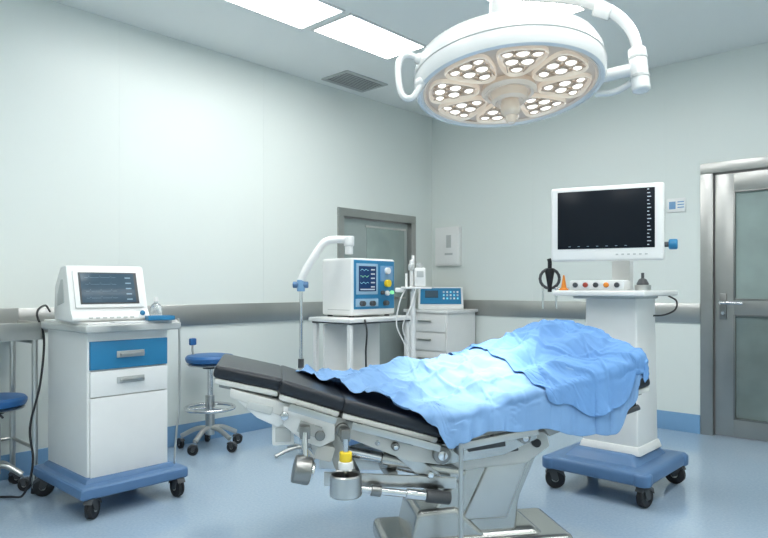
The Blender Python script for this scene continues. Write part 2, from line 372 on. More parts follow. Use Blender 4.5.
b.cyl((-0.765,-0.32,0.475),(-0.700,-0.32,0.460),0.052,M_steeld,bev=0.008); b.cyl((-0.703,-0.32,0.461),(-0.690,-0.32,0.458),0.035,M_chrome,bev=0.003); b.cyl((-0.72,-0.31,0.48),(-0.72,-0.29,0.60),0.012,M_chrome); b.box((-0.72,-0.275,0.60),(0.04,0.05,0.05),M_steeld,0.006)
b.done('clamp_knob',TB,label='round steel clamp knob')
b=B()
b.lathe([(0,0),(0.056,0),(0.061,0.006),(0.061,0.078),(0.054,0.083),(0.050,0.078),(0.050,0.01),(0,0.01)],(-0.57,-0.33,0.365),M_steel)
b.cyl((-0.57,-0.33,0.37),(-0.57,-0.33,0.58),0.011,M_chrome); b.cyl((-0.57,-0.33,0.495),(-0.57,-0.33,0.53),0.024,M_yellow,bev=0.003); b.cyl((-0.57,-0.33,0.465),(-0.57,-0.33,0.495),0.028,M_white,bev=0.003)
b.box((-0.57,-0.30,0.59),(0.035,0.07,0.045),M_steeld,0.005)
b.done('clamp_cup',TB,label='steel cup on a rod with a yellow collar')
b=B(); b.cyl((-0.125,-0.345,0.02),(-0.125,-0.345,0.545),0.009,M_steel); b.box((-0.125,-0.315,0.515),(0.025,0.065,0.03),M_steeld,0.005); b.cyl((-0.125,-0.345,0),(-0.125,-0.345,0.03),0.016,M_black)
b.done('support_rod',TB)
# column
b=B()
b.prism([(-0.14,0.51),(0.31,0.54),(0.33,0.47),(0.22,0.40),(-0.06,0.385),(-0.15,0.44)],'y',-0.155,0.155,M_cream,0.014,seg=3)
b.prism([(-0.04,0.42),(0.29,0.44),(0.20,0.24),(0.19,0.10),(-0.24,0.10),(-0.15,0.26)],'y',-0.128,0.128,M_satin,0.026,seg=4)
b.prism([(0.06,0.41),(0.24,0.42),(0.14,0.17),(-0.06,0.17)],'y',-0.138,0.138,M_steel,0.012,seg=3)
b.prism([(-0.25,0.22),(-0.08,0.23),(0.06,0.09),(-0.28,0.09)],'y',-0.145,0.145,M_satin,0.024,seg=4)
b.box((0.06,-0.160,0.465),(0.24,0.02,0.035),M_dgrey,0.006,rot=(0,-6,0)); b.cyl((0.26,-0.175,0.49),(0.26,-0.135,0.49),0.018,M_black)
b.done('lift_column',TB)
b=B()
b.box((0.02,0,0.055),(0.82,0.37,0.085),M_satin,0.038,seg=6); b.box((0.02,0,0.10),(0.62,0.32,0.05),M_satin,0.024,top=(0.80,0.80),seg=5)
b.box((0.02,0,0.010),(0.76,0.30,0.020),M_dgrey,0.004)
b.done('table_foot',TB)
b=B(); b.box((0.60,-0.275,0.655),(0.10,0.03,0.045),M_black,0.01,rot=(0,-15,0)); b.cyl((0.56,-0.285,0.62),(0.66,-0.285,0.65),0.012,M_dgrey); b.done('release_handle',TB)

# ------------------------------------------------------------------ drapes
def lerpt(pts,u):
    if u<=pts[0][0]: return pts[0][1]
    for (a,za),(c,zc) in zip(pts,pts[1:]):
        if u<=c:
            t=(u-a)/(c-a); t=t*t*(3-2*t); return za+(zc-za)*t
    return pts[-1][1]
RIDGE=[(-0.75,0.765),(-0.55,0.755),(-0.35,0.785),(-0.05,0.825),(0.2,0.88),(0.42,0.970),(0.60,0.955),(0.70,0.915)]
def wr(u,v,seed=0.0):
    a=0.6
    p=u*math.cos(a)+v*math.sin(a); q=-u*math.sin(a)+v*math.cos(a)
    w=noise.noise(Vector((u*3,v*3,seed)))*0.25
    r=0
    r+=(1-abs(noise.noise(Vector((p*9+w*4,q*2.5,seed+1))))*2.2)*0.010
    p2=u*math.cos(-0.5)+v*math.sin(-0.5); q2=-u*math.sin(-0.5)+v*math.cos(-0.5)
    r+=(1-abs(noise.noise(Vector((p2*3.2,q2*11+w*5,seed+5))))*2.2)*0.010
    return r
WV=0.297; UE=0.67
def Htop(u,v):
    base=padz(u)+0.010
    rz=lerpt(RIDGE,u)
    t=min(1,max(0,(v+WV)/(WV+0.10))); t=t*t*(3-2*t)*0.6+0.4*t
    e=0.02+0.05*min(1,max(0,(u+0.25)/0.6))
    zz=(base+e*min(1,max(0,(u+0.5)/0.3)))*(1-t)+rz*t
    if v>0.12: zz-=(v-0.12)*0.35
    return max(zz,base)
def fold(x,lim,r=0.05):
    if x<=lim-r: return x,0.0
    s=x-(lim-r); q=r*math.pi/2
    if s<q:
        a=s/r; return lim-r+r*math.sin(a), r*(1-math.cos(a))
    return lim+(s-q)*0.08, r+(s-q)
def drape_mesh(name,ufun,sn,sf,m,extra,seed,nu,nv,uend=UE,amp=1.0):
    bm=bmesh.new(); V=[]
    for i in range(nu+1):
        row=[]
        for j in range(nv+1):
            tj=j/nv
            u0,u1=ufun(tj); u=u0+(u1-u0)*i/nu
            near=sn(u); s=-near+(sf+near)*tj
            uu,du=fold(u,uend,0.030)
            if s<0: vv,dv=fold(-s,WV,0.030); vv=-vv
            else: vv,dv=fold(s,WV,0.05)
            z=Htop(min(uu,uend),max(-WV,min(WV,vv)))-dv-du*0.85
            hang=min(1,(dv+du)/0.16)
            w=wr(u,s,seed)*amp
            pl=(math.sin(u*24+noise.noise(Vector((u*4,0,seed)))*4)*0.020+math.sin(u*51+2*noise.noise(Vector((u*7,3,seed))))*0.006)
            z+=w*(1-hang*0.9)+extra
            if dv>0: vv+=(-1 if s<0 else 1)*(abs(pl)*hang+extra+abs(w)*0.2)
            if du>0: uu+=(abs(math.sin(s*24+1))*0.014)*min(1,du/0.12)+extra
            row.append(bm.verts.new((uu,vv,z)))
        V.append(row)
    for i in range(nu):
        for j in range(nv): bm.faces.new((V[i][j],V[i+1][j],V[i+1][j+1],V[i][j+1]))
    bmesh.ops.recalc_face_normals(bm,faces=bm.faces[:])
    if sum(f.normal.z for f in bm.faces)<0: bmesh.ops.reverse_faces(bm,faces=bm.faces[:])
    me=bpy.data.meshes.new(name); bm.to_mesh(me); bm.free(); me.materials.append(m)
    for p in me.polygons: p.use_smooth=True
    o=bpy.data.objects.new(name,me); COL.objects.link(o); return o
def form():
    bm=bmesh.new(); nu,nv=60,26; V=[]
    for i in range(nu+1):
        u=-1.0+(UE+1.0)*i/nu; V.append([bm.verts.new((u,-WV+0.004+(2*WV-0.008)*j/nv,Htop(u,-WV+2*WV*j/nv)-0.008)) for j in range(nv+1)])
    for i in range(nu):
        for j in range(nv): bm.faces.new((V[i][j],V[i+1][j],V[i+1][j+1],V[i][j+1]))
    ed=[e for e in bm.edges if len(e.link_faces)==1]
    r=bmesh.ops.extrude_edge_only(bm,edges=ed); vs=[g for g in r['geom'] if isinstance(g,bmesh.types.BMVert)]
    for v in vs: v.co.z=0.30
    bmesh.ops.contextual_create(bm,geom=[e for e in bm.edges if len(e.link_faces)==1])
    bmesh.ops.recalc_face_normals(bm,faces=bm.faces[:])
    me=bpy.data.meshes.new('form'); bm.to_mesh(me); bm.free(); o=bpy.data.objects.new('form',me); COL.objects.link(o); return o
def simulate(o,cols,frames,grow):
    for c in cols:
        if not any(m.type=='COLLISION' for m in c.modifiers):
            c.modifiers.new('col','COLLISION'); c.collision.thickness_outer=0.004; c.collision.thickness_inner=0.02; c.collision.cloth_friction=25
    m=o.modifiers.new('cloth','CLOTH'); st=m.settings
    st.quality=6; st.mass=0.25; st.tension_stiffness=25; st.compression_stiffness=25; st.shear_stiffness=8; st.bending_stiffness=0.04
    st.tension_damping=15; st.compression_damping=15; st.shear_damping=10; st.bending_damping=1; st.air_damping=3
    st.shrink_min=-grow
    m.collision_settings.collision_quality=3; m.collision_settings.distance_min=0.004
    m.collision_settings.use_self_collision=False
    m.point_cache.frame_start=1; m.point_cache.frame_end=frames
    for f in range(1,frames+1): scene.frame_set(f)
    dg=bpy.context.evaluated_depsgraph_get(); ev=o.evaluated_get(dg)
    me=bpy.data.meshes.new_from_object(ev)
    zs=[v.co.z for v in me.vertices]
    o.modifiers.clear()
    if min(zs)<-0.5 or max(zs)>1.6 or any(math.isnan(z) for z in zs): print('SIM REJECTED',min(zs),max(zs)); return
    o.data=me
    for p in me.polygons: p.use_smooth=True
    print('SIM ok',min(zs),max(zs))
def tri(x):
    x=x-math.floor(x); t=4*abs(x-0.5)-1
    return t if abs(t)<0.88 else math.copysign(0.88+(abs(t)-0.88)*0.4,t)
def crease(o,seed,amt):
    rnd=random.Random(seed); me=o.data
    sb=o.modifiers.new('sub','SUBSURF'); sb.levels=2
    dg=bpy.context.evaluated_depsgraph_get(); ev=o.evaluated_get(dg); me=bpy.data.meshes.new_from_object(ev); o.modifiers.clear(); o.data=me
    waves=[]
    # crease families: most run diagonally across the sheet, some along it
    for k in range(13):
        a=rnd.choice((0.75,0.75,2.2,2.2,1.5))+rnd.uniform(-0.22,0.22); lam=rnd.choice((0.07,0.10,0.14,0.19,0.26))
        waves.append((Vector((math.cos(a),math.sin(a),rnd.uniform(-0.15,0.15))),1/lam,min(0.011,lam*0.062),rnd.uniform(0,9),a))
    N=[v.normal.copy() for v in me.vertices]
    sd=Vector((seed,0,0))
    for v,n in zip(me.vertices,N):
        p=v.co; wp=p+noise.noise_vector(p*2.5+sd)*0.020; d=0
        for k,(dr,f,am,ph,a) in enumerate(waves):
            al=p.x*-math.sin(a)+p.y*math.cos(a); ac=p.x*math.cos(a)+p.y*math.sin(a)   # long masks along the crease
            mk=noise.noise(Vector((al*1.4,ac*5.0,k*7.3+ph)))*2.8
            if mk<=0: continue
            d+=tri(wp.dot(dr)*f+ph)*am*min(1,mk)
        for a,sc,am in ((0.75,(2.0,8.0),0.011),(2.2,(2.2,7.0),0.009)):
            al=wp.x*-math.sin(a)+wp.y*math.cos(a); ac=wp.x*math.cos(a)+wp.y*math.sin(a)
            r=noise.noise(Vector((al*sc[0],ac*sc[1],seed+a*5)))
            d+=(max(0,1-abs(r)*8)**1.3)*am
        for off,q in ((0.02,p.x),(0.27,p.x),(0.50,p.x),(-0.23,p.x),(0.03,p.y),(-0.16,p.y)):   # fold lines left by the packing
            t=abs(q-off)
            if t<0.009: d+=(0.009-t)*0.5
        k_=amt*(0.35+0.65*min(1,max(0,n.z*1.6)))
        v.co=p+n*(d*k_+0.006)
    for p in me.polygons: p.use_smooth=True
NH=[(-0.75,-0.14),(-0.60,0.03),(-0.45,0.17),(-0.32,0.26),(-0.24,0.31),(-0.15,0.405),(-0.09,0.40),(0.0,0.375),(0.2,0.42),(0.42,0.51),(0.52,0.545),(0.60,0.46),(0.68,0.35),(0.80,0.30)]
def near1(u): return lerpt(NH,u)+0.003*math.sin(u*23)
F=form()
d1=drape_mesh('surgical_drape',lambda t:(-0.74+0.10*t,0.725),near1,0.44,M_cloth,0.006,0.0,120,80,amp=0.35)
simulate(d1,[F],10,0.012)
def near2(u): return lerpt([(0.0,0.14),(0.15,0.25),(0.3,0.35),(0.45,0.44),(0.55,0.43),(0.66,0.33),(0.8,0.29)],u)
d2=drape_mesh('surgical_drape',lambda t:(0.24-0.28*t,0.745),near2,0.38,M_cloth2,0.030,0.0,80,66,amp=0.35)
simulate(d2,[F,d1],10,0.014)
bpy.data.objects.remove(F,do_unlink=True)
for o in (d1,d2):
    for md in list(o.modifiers): o.modifiers.remove(md)
crease(d1,5,1.0); crease(d2,5,1.0)
for v in d2.data.vertices: v.co.z+=0.004
for o in (d1,d2):
    o.location=TB.location; o.rotation_euler=TB.rotation_euler
    md=o.modifiers.new('s','SOLIDIFY'); md.thickness=0.0015; md.offset=1
scene.frame_set(1)
tag(d1,'light blue crumpled surgical sheet spread over the mattress','surgical drape')
tag(d2,'blue surgical sheet layered over the raised end','surgical drape')

# ------------------------------------------------------------------ surgical lamp
LP=W(509,2.45)
LT=thing('surgical_lamp',(LP[0],LP[1],H),42.69,'large round white surgical light with glowing led clusters','surgical lamp')
HZ=1.892-H
b=B()
b.lathe([(0.323,0.012),(0.334,0.0),(0.348,0.003),(0.356,0.02),(0.358,0.06),(0.353,0.10),(0.338,0.13),(0.30,0.152),(0.20,0.172),(0.10,0.182),(0,0.184)],(0,0,0),M_lampw,n=96)
b.lathe([(0.3575,0.056),(0.3605,0.06),(0.3575,0.064)],(0,0,0),M_grey,n=96)
HD=b.done('lamp_head',LT,(0,0,HZ),(-9,-2.5,0))
b=B(); b.lathe([(0,0.022),(0.12,0.022),(0.322,0.018),(0.324,0.026),(0,0.030)],(0,0,0),M_face,n=96)
b.lathe([(0.314,0.014),(0.321,0.006),(0.328,0.010)],(0,0,0),M_warm,n=96)
b.done('lamp_glass',HD)
def pod():
    b=B(); N=48
    prof=[]
    for i in range(N):   # rounded petal outline
        a=2*math.pi*i/N; c,s_=math.cos(a),math.sin(a)
        k=(abs(c)**2.9+abs(s_)**2.9)**(-1/2.9)
        x=0.096*k*c; y=0.076*k*s_*(1+0.46*(x/0.096))
        prof.append((0.207+x,y))
    b2=bmesh.new()
    def ring(sc,z): return [b2.verts.new((0.207+(x-0.207)*sc,y*sc,z)) for x,y in prof]
    R=[ring(1,0.020),ring(1.0,0.006),ring(0.97,0.002),ring(0.94,0.006),ring(0.88,0.019)]
    for a,c in zip(R,R[1:]):
        for i in range(N): b2.faces.new((a[i],a[(i+1)%N],c[(i+1)%N],c[i]))
    b2.faces.new(R[-1]); bmesh.ops.recalc_face_normals(b2,faces=b2.faces[:]); b.merge(b2,M_pod)
    for i in range(5):   # radial facet ribs
        y1_=(i-2)*0.014; y2_=(i-2)*0.036
        b.prism([(0.130,y1_-0.0015),(0.286,y2_-0.0015),(0.286,y2_+0.0015),(0.130,y1_+0.0015)],'z',0.010,0.018,M_rib)
    return b
p0=pod().done('led_module',HD)
b=B()
for (x,y,r,sy) in ((0.152,0,0.018,1.2),(0.206,0.028,0.022,1.05),(0.206,-0.028,0.022,1.05),(0.262,0,0.020,1.2),(0.258,0.052,0.016,1.2),(0.258,-0.052,0.016,1.2)):
    b2=B(); b2.lathe([(0,0.004),(r*0.6,0.006),(r*0.9,0.010),(r,0.016)],(0,0,0),M_led,n=28); b2.lathe([(r,0.012),(r*1.12,0.006),(r*1.26,0.016)],(0,0,0),M_rib,n=28)
    M=Matrix.Translation((x,y,0))@Matrix.Diagonal((1,sy,1,1))
    bmesh.ops.transform(b2.bm,matrix=M,verts=b2.bm.verts)
    t=bpy.data.meshes.new('t'); b2.bm.to_mesh(t); b.mi(M_led); b.mi(M_rib); b.bm.from_mesh(t); bpy.data.meshes.remove(t)
l0=b.done('led_lens',p0)
for k in range(1,8):
    p=p0.copy(); COL.objects.link(p); p.rotation_euler=(0,0,math.radians(45*k))
    l=l0.copy(); COL.objects.link(l); l.parent=p
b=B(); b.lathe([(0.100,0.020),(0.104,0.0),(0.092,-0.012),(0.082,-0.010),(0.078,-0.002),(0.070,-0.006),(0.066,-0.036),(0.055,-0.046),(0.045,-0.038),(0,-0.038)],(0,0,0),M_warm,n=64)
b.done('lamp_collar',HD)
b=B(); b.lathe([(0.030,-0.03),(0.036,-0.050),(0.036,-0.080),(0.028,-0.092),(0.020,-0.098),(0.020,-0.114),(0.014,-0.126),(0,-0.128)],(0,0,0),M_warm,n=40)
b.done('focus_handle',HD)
b=B(); sg=-1
b.tube([(sg*0.335,-0.09,0.100),(sg*0.385,-0.10,0.112),(sg*0.416,-0.10,0.085),(sg*0.420,-0.10,0.01),(sg*0.408,-0.10,-0.045),(sg*0.375,-0.10,-0.055),(sg*0.335,-0.09,0.0)],0.012,M_lampw)
b.sph((sg*0.338,-0.09,0.100),0.022,M_lampw); b.sph((sg*0.340,-0.09,0.008),0.02,M_lampw)
b.done('grab_handle',HD)
b=B()
b.tube([(0.33,0.02,0.045),(0.40,-0.02,0.045),(0.47,-0.05,0.045)],0.024,M_lampw)
b.tube([(0.345,0.05,0.00),(0.41,0.02,-0.01),(0.47,-0.03,0.01)],0.012,M_lampw)
b.cyl((0.475,-0.06,-0.050),(0.475,-0.06,0.12),0.033,M_lampw,bev=0.01); b.cyl((0.475,-0.06,0.0),(0.475,-0.06,0.01),0.0355,M_grey); b.cyl((0.475,-0.06,0.075),(0.475,-0.06,0.083),0.0355,M_grey)
b.done('yoke_joint',HD)
b=B()
b.lathe([(0.0,0.0),(0.14,0.0),(0.15,-0.02),(0.14,-0.09),(0.06,-0.10),(0,-0.10)],(0,0.06,0),M_lampw)
b.cyl((0,0.06,-0.08),(0,0.06,-0.82),0.04,M_lampw,bev=0.004); b.cyl((0,0.06,-0.62),(0,0.06,-0.76),0.065,M_lampw,bev=0.012)
b.cyl((0,0.06,-0.815),(0,0.06,-0.865),0.075,M_lampw,bev=0.012); b.cyl((0,0.06,-0.86),(0,0.05,-0.915),0.092,M_lampw,bev=0.008); b.lathe([(0.094,-0.004),(0.096,0),(0.094,0.004)],(0,0.06,-0.885),M_chrome)
b.done('drop_tube',LT)
b=B()
b.tube([(0.0,0.06,-0.66),(0.13,0.05,-0.67),(0.27,0.02,-0.70),(0.38,-0.01,-0.755),(0.44,-0.03,-0.82),(0.465,-0.045,-0.89),(0.468,-0.05,-0.95)],0.022,M_lampw,rr=lambda t:0.025-0.006*t,n=16)
b.cyl((0.33,0.01,-0.735),(0.385,-0.012,-0.765),0.029,M_lampw,bev=0.006)
b.done('yoke_arm',LT)

# ------------------------------------------------------------------ supply cart (with patient monitor)
CT=thing('medical_cart',(0.75,-3.82,0),90,'white mobile cabinet cart with a blue drawer and slate-blue wheeled base','medical cart')
b=B(); b.box((0.02,0.035,0.55),(0.44,0.52,0.77),M_white,0.010,seg=3); b.done('cart_body',CT)
b=B(); b.box((0.03,0.02,0.938),(0.52,0.61,0.042),M_grey,0.014,seg=3); b.box((0.03,0.02,0.963),(0.49,0.58,0.012),M_white,0.005); b.done('countertop',CT)
def front(name,zc,h,m,hz,par,x=0.02,w=0.42,y=-0.232):
    b=B(); b.box((x,y,zc),(w,0.018,h),m,0.003); o=b.done(name,par)
    b=B(); b.box((x,y-0.032,hz),(0.13,0.012,0.016),M_steel,0.005); b.cyl((x-0.05,y-0.005,hz),(x-0.05,y-0.03,hz),0.006,M_steel); b.cyl((x+0.05,y-0.005,hz),(x+0.05,y-0.03,hz),0.006,M_steel)
    b.box((x,y-0.011,hz),(0.15,0.004,0.034),M_grey,0.004)
    b.done('drawer_handle',o)
front('drawer',0.80,0.145,M_blue,0.80,CT); front('drawer',0.655,0.13,M_white,0.665,CT)
B().box((0.02,-0.232,0.375),(0.42,0.018,0.42),M_white,0.003).done('cabinet_door',CT)
b=B(); b.box((0.02,0.0,0.132),(0.58,0.66,0.06),M_base,0.02,seg=3); b.box((0.02,0.02,0.166),(0.50,0.58,0.04),M_base,0.015,top=(0.93,0.93)); b.done('cart_base',CT)
castors(CT,[(-0.22,-0.31,0),(0.26,-0.31,0),(-0.22,0.24,0),(0.26,0.24,0)],0.052,40)
b=B(); b.tube([(0.26,-0.17,0.955),(0.305,-0.20,0.955),(0.315,-0.215,0.93),(0.315,-0.215,0.50),(0.30,-0.215,0.35),(0.285,-0.215,0.16)],0.006,M_steel,smooth=6); b.done('side_rod',CT)
b=B(); b.tube([W(50,3.96,1.0),W(45,3.85,1.04),W(37,3.62,1.0),W(44,3.60,0.86),W(40,3.5,0.62),W(30,3.45,0.40),W(33,3.42,0.22),W(24,3.40,0.06),W(8,3.50,0.012),W(-30,3.50,0.012)],0.006,M_black)
o=b.done('power_cable'); tag(o,'black power cable hanging beside the white cart','cable')
mx,my,_=W(103,3.50)
PM=thing('patient_monitor',(mx,my,0.970),84,'white desktop patient monitor with a tilted dark screen','monitor')
b=B()
b.prism([(-0.14,0.0),(-0.155,0.012),(-0.15,0.03),(-0.125,0.055),(-0.045,0.285),(-0.02,0.295),(0.06,0.285),(0.16,0.19),(0.18,0.06),(0.17,0.0)],'x',-0.20,0.20,M_white,0.012)
b.prism([(-0.02,0.10),(0.0,0.22),(0.04,0.22),(0.10,0.14),(0.10,0.08)],'x',-0.203,-0.196,M_grey,0.002)
PB=b.done('monitor_body',PM)
b=B(); b.box((0,0,0),(0.35,0.012,0.205),M_white,0.005); b.box((0,-0.006,0.004),(0.30,0.006,0.175),M_dgrey,0.002); b.box((-0.004,-0.0085,0.004),(0.275,0.004,0.160),M_screenl,0.001)
for i in range(4):
    pts=[(-0.12+k*0.0045, 0.062-i*0.038+ (0.010 if k%12==5 else 0.0)) for k in range(36)]
    b.strip(pts,0.0012,-0.0112,M_dim)
for i in range(5): b.strip([(0.085,0.06-i*0.03),(0.115,0.06-i*0.03)],0.007,-0.0112,M_dim)
b.done('screen',PM,(0.0,-0.094,0.168),(-19.2,0,0))
b=B(); b.box((-0.11,-0.158,0.020),(0.02,0.006,0.008),M_grey,0.002); k0=b.done('control_button',PM)
for i in range(1,7):
    k=k0.copy(); COL.objects.link(k); k.location=(i*0.035,0,0)
k=B().sph((0,0,0),0.014,M_blue).done('control_knob',PM,(0.16,-0.145,0.04))
bx_,by_,_=W(156,3.62)
b=B(); b.lathe([(0,0),(0.03,0),(0.033,0.008),(0.033,0.06),(0.025,0.08),(0.012,0.09),(0.012,0.10),(0,0.10)],(0,0,0),M_bottle,n=28); 
T=thing('bottle',(bx_,by_,0.970),0,'small clear plastic bottle standing on the cart','bottle'); b.done('bottle_body',T)
b=B(); b.cyl((0,0,0.098),(0,0,0.125),0.014,M_white,r2=0.010); b.done('bottle_cap',T)
tx,ty,_=W(160,3.50)
b=B(); b.box((0,0,0.004),(0.14,0.08,0.006),M_blue,0.002)
for s in (-1,1): b.box((s*0.068,0,0.014),(0.004,0.08,0.022),M_blue,0.001); b.box((0,s*0.038,0.014),(0.14,0.004,0.022),M_blue,0.001)
o=b.done('tray',None,(tx,ty,0.970),(0,0,75)); tag(o,'small bright blue plastic tray on the cart top','tray')
b=B(); b.box((0,0,0.003),(0.13,0.08,0.006),M_white,0.001); o=b.done('notepad',None,(W(126,3.27)[0]-0.01,W(126,3.27)[1],0.970),(0,0,85)); tag(o,'small white pad lying in front of the monitor','notepad')

# ------------------------------------------------------------------ stools
def stool(px_,d,seat_z,label,br=0.24,yaw=0,back=False,pos=None,sr=0.17):
    p=pos or W(px_,d)
    T=thing('stool',(p[0],p[1],0),yaw,label,'stool')
    b=B(); b.lathe([(0,0),(sr-0.03,0),(sr-0.008,0.008),(sr,0.025),(sr,0.04),(sr-0.012,0.054),(sr-0.05,0.06),(0,0.06)],(0,0,seat_z-0.06),M_seat); b.lathe([(sr-0.02,-0.012),(sr-0.01,-0.004),(sr-0.02,0.004),(0,0.004),(0,-0.012)],(0,0,seat_z-0.064),M_steel); b.done('seat',T)
    b=B(); b.cyl((0,0,0.10),(0,0,0.38),0.032,M_steel); b.cyl((0,0,0.36),(0,0,seat_z-0.07),0.021,M_chrome); b.cyl((0,0,seat_z-0.10),(0,0,seat_z-0.066),0.05,M_dgrey)
    b.tube([(0.02,0,seat_z-0.085),(0.10,0.03,seat_z-0.09),(0.15,0.05,seat_z-0.10)],0.006,M_dgrey); b.done('gas_column',T)
    b=B(); N=5
    for i in range(N):
        a=2*math.pi*i/N; b.tube([(0.02*math.cos(a),0.02*math.sin(a),0.15),(0.5*br*math.cos(a),0.5*br*math.sin(a),0.14),(br*math.cos(a),br*math.sin(a),0.092)],0.017,M_steel)
    b.done('star_base',T)
    castors(T,[(br*math.cos(2*math.pi*i/N),br*math.sin(2*math.pi*i/N),0) for i in range(N)],0.035,20)
    if back:
        b=B(); R=0.17
        b.tube([(R*math.cos(a/24*2*math.pi),R*math.sin(a/24*2*math.pi),0.29) for a in range(25)],0.012,M_chrome,smooth=0)
        for i in range(3):
            a=2*math.pi*i/3; b.cyl((0.02*math.cos(a),0.02*math.sin(a),0.29),(R*math.cos(a),R*math.sin(a),0.29),0.008,M_chrome)
        b.done('foot_ring',T)
        b=B(); b.tube([(-0.03,-0.02,seat_z-0.08),(-0.08,-0.05,seat_z-0.06),(-0.10,-0.07,seat_z+0.02),(-0.10,-0.07,seat_z+0.07)],0.008,M_steel); b.box((-0.10,-0.07,seat_z+0.09),(0.03,0.05,0.05),M_seat,0.01); b.done('seat_lever',T)
stool(210,4.60,0.67,'round blue-seated stool with steel foot ring and wheeled star base',br=0.20,yaw=10,back=True,sr=0.17)
stool(0,0,0.54,'round blue-seated wheeled stool standing under the steel table',br=0.145,pos=(0.225,-4.22),yaw=-20,sr=0.165)
ST=thing('steel_table',(0.225,-4.70,0),90,'stainless steel side table with a raised rim','table')
b=B(); b.box((0,0,0.915),(1.34,0.42,0.035),M_steel,0.006); b.box((0,-0.205,0.905),(1.34,0.014,0.095),M_steel,0.004); b.box((0.665,0,0.905),(0.014,0.42,0.095),M_steel,0.004); b.box((0,0.205,0.96),(1.34,0.012,0.13),M_steel,0.004); b.done('table_top',ST)
b=B(); b.cyl((0.63,-0.18,0.02),(0.63,-0.18,0.90),0.016,M_steel); b.cyl((0.63,-0.18,0),(0.63,-0.18,0.03),0.020,M_black); l0=b.done('leg',ST)
for x,y in ((0,0.36),(-1.26,0),(-1.26,0.36)):
    l=l0.copy(); COL.objects.link(l); l.location=(x,y,0)
b=B(); 
for z in (0.25,0.84): b.cyl((0.63,-0.18,z),(0.63,0.18,z),0.010,M_steel)
b.cyl((0.63,0.18,0.25),(-0.63,0.18,0.25),0.010,M_steel); b.done('cross_rail',ST)

# ------------------------------------------------------------------ ventilator cart + ventilator
VC=thing('equipment_cart',(1.03,-2.10,0),90,'wheeled equipment table with a white top and steel legs','equipment cart')
b=B(); b.box((0,0,0.925),(0.66,0.42,0.03),M_white,0.01); b.box((0,0,0.905),(0.62,0.38,0.012),M_dgrey,0.003); b.done('cart_top',VC)
b=B()
for x in (-0.29,0.29):
    for y in (-0.17,0.17): b.box((x,y,0.50),(0.03,0.03,0.80),M_white,0.005)
b.box((0,0,0.12),(0.64,0.40,0.04),M_base,0.01); b.box((0,0,0.45),(0.60,0.36,0.02),M_white,0.004); b.done('cart_frame',VC)
b=B(); b.box((0,0.10,0.68),(0.56,0.02,0.42),M_white,0.004); b.done('cart_back',VC)
castors(VC,[(-0.28,-0.16,0),(0.28,-0.16,0),(-0.28,0.16,0),(0.28,0.16,0)],0.04,20)
VN=thing('ventilator',(0.985,-2.09,0.941),90,'white boxy ventilator with blue control face, small screen and dials','ventilator')
b=B(); b.box((0,0,0.21),(0.44,0.31,0.40),M_white,0.022,seg=4)
for x in (-0.18,0.18):
    for y in (-0.11,0.11): b.cyl((x,y,0),(x,y,0.015),0.018,M_black)
b.box((-0.2205,-0.02,0.05),(0.003,0.22,0.004),M_grey,0)
b.done('ventilator_body',VN)
b=B(); b.box((0.0,-0.156,0.225),(0.41,0.008,0.34),M_blue,0.004); b.box((-0.08,-0.161,0.265),(0.215,0.006,0.215),M_tint,0.004); b.box((-0.08,-0.161,0.10),(0.225,0.006,0.055),M_tint,0.003); b.box((0.12,-0.161,0.305),(0.13,0.006,0.11),M_skirt,0.003); b.done('control_face',VN)
b=B(); b.box((-0.08,-0.166,0.267),(0.17,0.006,0.175),M_navy,0.002)
for i in range(3):
    b.strip([(-0.155+k*0.006,0.32-i*0.045+0.012*abs(math.sin(k*0.5+i))) for k in range(15)],0.003,-0.1695,(M_cyan,M_green,M_cyan)[i])
for i in range(5): b.strip([(-0.05,0.33-i*0.030),(-0.01,0.33-i*0.030)],0.009,-0.1695,M_text)
b.strip([(-0.155,0.192),(-0.01,0.192)],0.009,-0.1695,M_text)
b.done('screen',VN)
def studs(par,name,items,base=None):
    for (x,y,z,r,m,L) in items:
        B().cyl((0,0,0),(0,-L,0),r,m,bev=min(0.003,r*0.3)).done(name,par,(x,y,z))
studs(VN,'dial',[(0.12,-0.16,0.325,0.024,M_white,0.025),(0.12,-0.16,0.235,0.026,M_yellow,0.03),(0.07,-0.16,0.17,0.014,M_dgrey,0.02),(0.12,-0.16,0.165,0.018,M_white,0.02),(0.17,-0.16,0.17,0.014,M_green,0.02)])
studs(VN,'hose_port',[(x,-0.16,0.095,0.018,M_dgrey,0.035) for x in (-0.14,-0.04,0.10)])
ax,ay,_=W(301,4.40)
AR=thing('support_arm',(ax,ay,0),42.69,'white curved support arm on a slim steel pole','support arm')
b=B(); b.cyl((0,0,0.03),(0,0,1.22),0.012,M_chrome); b.cyl((0,0,0.60),(0,0,0.66),0.02,M_dgrey); b.done('pole',AR)
b=B(); 
for i in range(4):
    a=math.pi/2*i+0.6; b.tube([(0,0,0.06),(0.1*math.cos(a),0.1*math.sin(a),0.05),(0.19*math.cos(a),0.19*math.sin(a),0.02)],0.012,M_steel)
b.done('pole_base',AR)
b=B(); b.cyl((0,0,1.12),(0,0,1.20),0.028,M_skirt,bev=0.006); b.cyl((-0.055,0,1.165),(0.05,0,1.165),0.022,M_base,bev=0.005); b.done('arm_joint',AR,label='blue joint')
b=B(); b.tube([(0.0,0,1.19),(0.03,0.0,1.26),(0.09,0.01,1.36),(0.16,0.02,1.455),(0.23,0.03,1.475),(0.31,0.035,1.475)],0.027,M_white,n=16)
b.cyl((0.325,0.036,1.43),(0.325,0.036,1.50),0.036,M_white,bev=0.008); b.cyl((0.325,0.036,1.375),(0.325,0.036,1.44),0.028,M_white,bev=0.004); b.done('arm_boom',AR)
ix,iy,_=W(413,4.30)
IV=thing('infusion_stand',(ix,iy,0),42.69,'slim white stand carrying a pump, tubing and a side tray','infusion stand')
